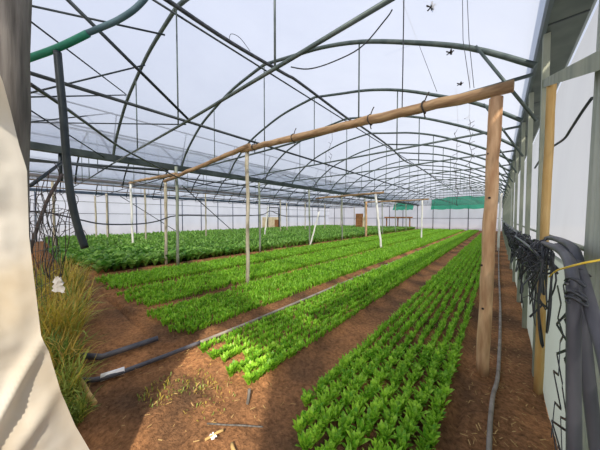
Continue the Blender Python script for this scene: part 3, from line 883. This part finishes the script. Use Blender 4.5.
for k, (x, y) in enumerate([(431, 4), (450, 50), (460, 82)]):
    P = py(x, y, [3.6, 4.8, 6.2][k])
    def roofz(xx):
        pr = dense(profile(XA, XR - 0.06, 3.40, 1.9))
        return min((abs(p.x - xx), p.z) for p in pr)[1] + 0.03
    # slide along the view ray until it meets the roof film
    best = min((py(x, y, 2 + 0.02 * i) for i in range(400)), key=lambda p: abs(p.z - 0.012 - roofz(p.x)))
    mb = MB()
    for j in range(5):
        a_ = j * 1.3
        mb.tube([best + Vector((0, 0, -0.03)) + Vector((0.05 * math.cos(a_), 0.07 * math.sin(a_), 0)), best + Vector((0, 0, -0.035)), best + Vector((0, 0, -0.035)) + Vector((-0.03 * math.sin(a_ * 2), 0.05 * math.cos(a_), 0.0))], 0.008, 5)
    tag(mb.build('leaf_litter', M['litter']), ['topmost', 'middle', 'lowest'][k] + ' of the dark leaf scraps stuck to the right roof film', 'leaf litter')

# ------------------------------------------------------------------ crop plants
def blade(base, az, length, width, lean0, lean1, nseg=4, cup=0.25):
    vs = []
    fs = []
    p = Vector(base)
    d_h = Vector((math.cos(az), math.sin(az), 0))
    side = Vector((-math.sin(az), math.cos(az), 0))
    prof = [0.22, 0.55, 0.95, 1.0, 0.0] if nseg == 4 else ([0.3, 1.0, 0.0] if nseg == 2 else [0.25, 0.9, 0.85, 0.0])
    for i in range(nseg + 1):
        t = i / nseg
        wv = width * 0.5 * prof[min(i, len(prof) - 1)]
        if i == nseg:
            vs.append(p.copy())
        else:
            up = Vector((0, 0, 1))
            vs.append(p - side * wv + up * (cup * wv))
            vs.append(p + side * wv + up * (cup * wv))
        an = lean0 + (lean1 - lean0) * t
        p = p + (d_h * math.sin(an) + Vector((0, 0, 1)) * math.cos(an)) * (length / nseg)
    for i in range(nseg - 1):
        fs.append((2 * i, 2 * i + 1, 2 * i + 3, 2 * i + 2))
    fs.append((2 * nseg - 2, 2 * nseg - 1, 2 * nseg))
    return vs, fs
def seedling_mb(rr, nl, nseg, h=0.100):
    mb = MB()
    a0 = rr.uniform(0, 6.28)
    for i in range(nl):
        t = i / max(1, nl - 1)
        mb.add(*blade((rr.uniform(-.008, .008), rr.uniform(-.008, .008), 0), a0 + i * 2.4 + rr.uniform(-.4, .4), h * rr.uniform(0.85, 1.2), h * rr.uniform(0.20, 0.28),
                      0.10 + 0.30 * t + rr.uniform(-.1, .1), 0.35 + 0.75 * t + rr.uniform(-.2, .2), nseg))
    return mb
def broad_mb(rr, nl, nseg, h=0.34):
    mb = MB()
    a0 = rr.uniform(0, 6.28)
    for i in range(nl):
        t = i / max(1, nl - 1)
        mb.add(*blade((0, 0, 0), a0 + i * 2.4 + rr.uniform(-.4, .4), h * rr.uniform(0.85, 1.2), h * rr.uniform(0.38, 0.52), 0.1 + 0.4 * t, 0.8 + 0.9 * t + rr.uniform(-.2, .2), nseg))
    return mb
def depth(x, y):
    return 0.6457 * -x + 0.7629 * y
def inframe(x, y):
    z = depth(x, y)
    if z < 0.3: return False
    u_ = 300 + FPX * (0.7633 * x + 0.6461 * y) / z
    v_ = 225 + FPX * 1.55 / z
    return 20 < u_ < 640 and v_ < 462
spots = []      # x, y, row, bed
for bi, (a, b, y0) in enumerate(BEDS):
    nr = 8 if bi < 2 else 9
    for r_ in range(nr):
        x = b - (b - a) * (r_ + 0.25) / (nr - 0.5)
        y = y0 + R.uniform(-0.10, 0.16) + (0.10 * (r_ % 3 == 0)) + (0.28 if bi == 0 and r_ == nr - 1 else 0)
        while y < YB - 1.6:
            if not (R.random() < 0.03 and y < 6):
                spots.append((x + R.uniform(-.018, .018), y, r_, bi))
            dd = depth(x, y)
            y += R.uniform(0.042, 0.062) * (1.0 if dd < 5 else (1.5 if dd < 10 else 2.4))
near = sorted([s for s in spots if inframe(s[0], s[1]) and s[3] < 2], key=lambda s: depth(s[0], s[1]))[:300]
nearset = set(near)
protos = [seedling_mb(random.Random(100 + i), 12, 4).mesh('seedling_plant', M['seed']) for i in range(8)]
BN = ['bed along right wall', 'second bed from right']
for i, (x, y, r_, bi) in enumerate(sorted(near)):
    o = bpy.data.objects.new('leafy_seedling', protos[i % 8])
    C.objects.link(o)
    o.location = (x, y, 0.005)
    o.rotation_euler = (0, 0, R.uniform(0, 6.28))
    s = R.uniform(0.9, 1.2)
    o.scale = (s * 1.2, s * 1.2, s)
    tag(o, 'leafy green seedling, near end of ' + ORD[r_] + ' row from right, ' + BN[bi], 'plant',
        'leafy plants at the near end of row ' + ORD[r_] + ' from the right in ' + BN[bi])

def scatter(name, pts, variants, m, hs):
    V = []; F3 = []; F4 = []
    off = 0
    for i, (x, y, s, vi) in enumerate(pts):
        v, f4, f3 = variants[vi]
        an = NR.uniform(0, 6.28)
        c, sn = math.cos(an) * s, math.sin(an) * s
        W = np.empty_like(v)
        W[:, 0] = v[:, 0] * c - v[:, 1] * sn + x
        W[:, 1] = v[:, 0] * sn + v[:, 1] * c + y
        W[:, 2] = v[:, 2] * s + hs
        V.append(W); F4.append(f4 + off); F3.append(f3 + off)
        off += len(v)
    V = np.concatenate(V); F4 = np.concatenate(F4); F3 = np.concatenate(F3)
    me = bpy.data.meshes.new(name)
    me.vertices.add(len(V))
    me.vertices.foreach_set('co', V.astype(np.float32).ravel())
    nl = F4.size + F3.size
    me.loops.add(nl)
    me.loops.foreach_set('vertex_index', np.concatenate([F4.ravel(), F3.ravel()]).astype(np.int32))
    me.polygons.add(len(F4) + len(F3))
    st = np.concatenate([np.arange(len(F4)) * 4, F4.size + np.arange(len(F3)) * 3]).astype(np.int32)
    me.polygons.foreach_set('loop_start', st)
    me.update(calc_edges=True)
    me.polygons.foreach_set('use_smooth', np.ones(len(F4) + len(F3), bool))
    me.materials.append(m)
    o = bpy.data.objects.new(name, me)
    C.objects.link(o)
    return o
def variant(mb):
    v = np.array(mb.v, float)
    return v, np.array([f for f in mb.f if len(f) == 4], int).reshape(-1, 4), np.array([f for f in mb.f if len(f) == 3], int).reshape(-1, 3)
VA = [variant(seedling_mb(random.Random(200 + i), 8, 3)) for i in range(8)] + [variant(seedling_mb(random.Random(300 + i), 8, 2, 0.12)) for i in range(6)]
pts = []
for s in spots:
    if s in nearset: continue
    dd = depth(s[0], s[1])
    sc_ = (1.02 if s[3] < 2 else 1.1) * NR.uniform(0.85, 1.2) * (1.05 if dd < 5 else (1.2 if dd < 10 else 1.4))
    pts.append((s[0], s[1], sc_, NR.integers(0, 8) if dd < 5 else NR.integers(8, 14)))
o = scatter('leafy_crop', pts, VA, M['seedfar'], 0.005)
tag(o, 'bright green leafy crop filling the five narrow beds behind their nearest plants', 'crop', kind='stuff')
# the broad-leaf block on the left
bp_ = []
x = -9.0
ri = 0
while x > XL + 0.4:
    y = 1.05 + 0.25 * math.sin(x * 1.7) + (0.45 if x > -9.6 else 0)
    if x < -11: y = 0.75
    if x < -15: y = 1.0
    while y < YB - 1.4:
        bp_.append((x + R.uniform(-.06, .06), y))
        dd = depth(x, y)
        y += R.uniform(0.17, 0.25) * (1.0 if dd < 12 else 1.5)
    x -= 0.27 if x > -14 else 0.36
    ri += 1
bp_.sort(key=lambda s: depth(s[0], s[1]))
bn, br = [], []
for s in bp_:
    z = depth(*s)
    u_ = 300 + FPX * (0.7633 * s[0] + 0.6461 * s[1]) / z
    (bn if (u_ > 45 and len(bn) < 300) else br).append(s)
bprotos = [broad_mb(random.Random(400 + i), 9, 4).mesh('broad_leaf_plant', M['broad']) for i in range(6)]
for i, (x, y) in enumerate(bn):
    o = bpy.data.objects.new('broad_leaf_plant', bprotos[i % 6])
    C.objects.link(o)
    o.location = (x, y, 0.0)
    o.rotation_euler = (0, 0, R.uniform(0, 6.28))
    s = R.uniform(0.85, 1.2)
    o.scale = (s, s, s)
    tag(o, 'dark green broad-leaf plant along the near edge of the large planted block on the left', 'plant', 'broad-leaf plants at the near edge of the left block')
VB = [variant(broad_mb(random.Random(500 + i), 8, 3)) for i in range(6)] + [variant(broad_mb(random.Random(600 + i), 7, 2, 0.38)) for i in range(6)]
pts = [(x, y, NR.uniform(0.85, 1.2), NR.integers(0, 6) if depth(x, y) < 12 else NR.integers(6, 12)) for x, y in br]
o = scatter('broad_leaf_crop', pts, VB, M['broad'], 0.0)
tag(o, 'dark green broad-leaf crop filling the large block on the left behind its front edge', 'crop', kind='stuff')

# ------------------------------------------------------------------ weeds and dead vines on the left
def clump(x, y, h, n, spread, label, green=0.4, seed=0):
    rr = random.Random(seed)
    root = empty('weed_clump', (x, y, 0), label, 'weeds')
    n = int(n * 1.9)
    for nm, m, k in (('dry_blades', M['grass'], int(n * (1 - green))), ('green_blades', M['weed'], int(n * green))):
        mb = MB()
        for i in range(k):
            a = rr.uniform(0, 6.28)
            r_ = spread * math.sqrt(rr.random())
            hh = h * rr.uniform(0.45, 1.1)
            mb.add(*blade((r_ * math.cos(a), r_ * math.sin(a), -0.02), rr.uniform(0, 6.28), hh, rr.uniform(0.004, 0.011) * (1 + h), rr.uniform(0, .35), rr.uniform(0.4, 2.3), 4))
        tag(mb.build(nm, m, root), kind='stuff')
    return root
WL = [(-2.62, 0.16, 0.26, 190, 0.16, 'low green tuft of weeds beside the lower edge of the white sheet', 0.85),
      (-2.95, 0.12, 0.42, 220, 0.20, 'mixed green and straw weeds beside the ends of the black pipes', 0.75),
      (-3.45, 0.10, 0.58, 240, 0.24, 'yellowing weeds just below the white rag', 0.5),
      (-4.1, 0.14, 0.78, 260, 0.28, 'tall yellow weeds around the white rag', 0.25),
      (-4.9, 0.22, 0.86, 260, 0.36, 'tall yellow green weeds behind the white rag', 0.35),
      (-6.0, 0.28, 0.95, 260, 0.42, 'tall golden weeds in front of the dead vines', 0.3),
      (-7.4, 0.40, 0.9, 240, 0.5, 'farthest golden weeds beside the broad-leaf block', 0.3)]
for i, (x, y, h, n_, sp, lab, gr) in enumerate(WL):
    clump(x, y, h, n_, sp, lab, gr, 700 + i)
for i, (x, y, h, n_, sp, lab) in enumerate([
        (-2.42, 0.84, 0.05, 90, 0.22, 'low green weeds on the soil right of the pale hose joint'),
        (-2.28, 1.22, 0.05, 60, 0.24, 'thin straw and weeds in front of the second bed'),
        (-1.98, 1.08, 0.04, 40, 0.25, 'sparse yellow weeds in the sunny soil before the second bed')]):
    clump(x, y, h, n_, sp, lab, 0.5, 760 + i)
# dead vines on wire
rr = random.Random(11)
vr = empty('dead_vine', (-6.6, 0.2, 0), 'tangle of bare dark vines climbing wires at the left', 'vine')
mb = MB()
for i in range(17):
    x = rr.uniform(-1.5, 1.2)
    y = rr.uniform(-0.12, 0.42)
    pts = [(x, y, 0)]
    z = 0
    top = rr.uniform(1.5, 2.5)
    while z < top:
        z += rr.uniform(0.15, 0.3)
        x += rr.uniform(-.10, .10)
        y += rr.uniform(-.06, .06)
        pts.append((x, y, z))
    MB().tube(smoothpath(pts, 3), rr.uniform(0.004, 0.008), 5).build('stem', M['vine'], vr)
mb = MB()
for i in range(12):
    x = rr.uniform(-1.3, 1.0); y = rr.uniform(-0.05, 0.4); z = rr.uniform(1.2, 2.3)
    r_ = rr.uniform(0.1, 0.28)
    a0 = rr.uniform(0, 6)
    MB().tube([(x + 0.15 * math.sin(k * .9 + a0), y + r_ * math.cos(a0 + k * 0.4), z + r_ * math.sin(a0 + k * 0.4)) for k in range(rr.randint(8, 15))], 0.006, 5).build('tendril', M['vine'], vr)
MB().tube(smoothpath([(1.5, -0.18, 1.0), (1.2, -0.04, 1.55), (0.9, 0.10, 2.0), (0.4, 0.30, 2.45)], 4), 0.024, 8).build('trunk', M['vine'], vr)
mb = MB()
for k in range(10):
    z = 0.4 + 0.16 * k
    mb.tube([(0, 0, z), (-0.50, 0.30, z)], 0.003, 4)
for k in range(8):
    t = k / 7
    mb.tube([(-0.50 * t, 0.30 * t, 0.0), (-0.50 * t, 0.30 * t, 1.84)], 0.003, 4)
o = mb.build('wire_mesh', M['wire'])
o.location = (-4.6, 0.06, 0)
tag(o, 'rectangular wire mesh standing in the tall weeds on the left', 'wire mesh')
mb = MB()
from mathutils import noise
for (cx, cy, r_) in ((-8.0, 0.25, 0.9),):
    n = 14
    vs = []
    for j in range(7):
        for i in range(n):
            a = 2 * PI * i / n
            t = j / 6
            rad = r_ * (1 - t * 0.92) * (1 + 0.2 * noise.noise((math.cos(a) * 2, math.sin(a) * 2, t * 3)))
            vs.append((cx + rad * math.cos(a) * 1.3, cy + rad * math.sin(a) * 0.5, 0.95 * math.sin(t * PI / 2) - 0.03))
    mb.add(vs, [(j * n + i, j * n + (i + 1) % n, (j + 1) * n + (i + 1) % n, (j + 1) * n + i) for j in range(6) for i in range(n)] + [tuple(6 * n + i for i in range(n))])
tag(mb.build('soil_heap', M['soil']), 'heap of red brown soil behind the dead vines at the left', 'soil heap')
# dried vines hanging on strings under the right roof
for k, (x, y0, y1, Y) in enumerate([(456, 128, 205, 8.5), (470, 110, 190, 7.2), (330, 140, 185, 8.0)]):
    rr = random.Random(900 + k)
    mb = MB()
    P = [py(x + rr.uniform(-2.5, 2.5), y0 + (y1 - y0) * i / 12, Y) for i in range(13)]
    P = [py(x, y0 - 40, Y)] + P
    mb.tube(P, 0.006, 5)
    for p in P[2:]:
        for q_ in range(2):
            mb.tube([p, p + Vector((rr.uniform(-.12, .12), rr.uniform(-.08, .08), rr.uniform(-.05, .12)))], 0.006, 4)
    tag(mb.build('dried_vine', M['vine']), ['left one of two dried vine strings hanging under the right roof near the thick post', 'right one of two dried vine strings hanging under the right roof near the thick post', 'dried vine string hanging under the log beam in the middle'][k], 'vine')

# straw and leaf scraps strewn on the soil
rr = random.Random(21)
mb = MB()
for i in range(400):
    if i < 300:
        x, y = rr.uniform(-0.22, 0.30), rr.uniform(1.6, 9) if i % 2 else rr.uniform(1.6, 4.5)
    else:
        x, y = rr.uniform(-3.0, -1.3), rr.uniform(0.35, 1.6)
    a = rr.uniform(0, 3.14)
    l_ = rr.uniform(0.012, 0.05)
    mb.bar((x, y, 0.012 + rr.uniform(0, .02)), (x + l_ * math.cos(a), y + l_ * math.sin(a), 0.015 + rr.uniform(0, .02)), rr.uniform(.002, .006), .002)
tag(mb.build('straw_litter', M['straw'], smooth=False), 'bits of pale straw strewn over the bare soil and the path', 'straw', kind='stuff')
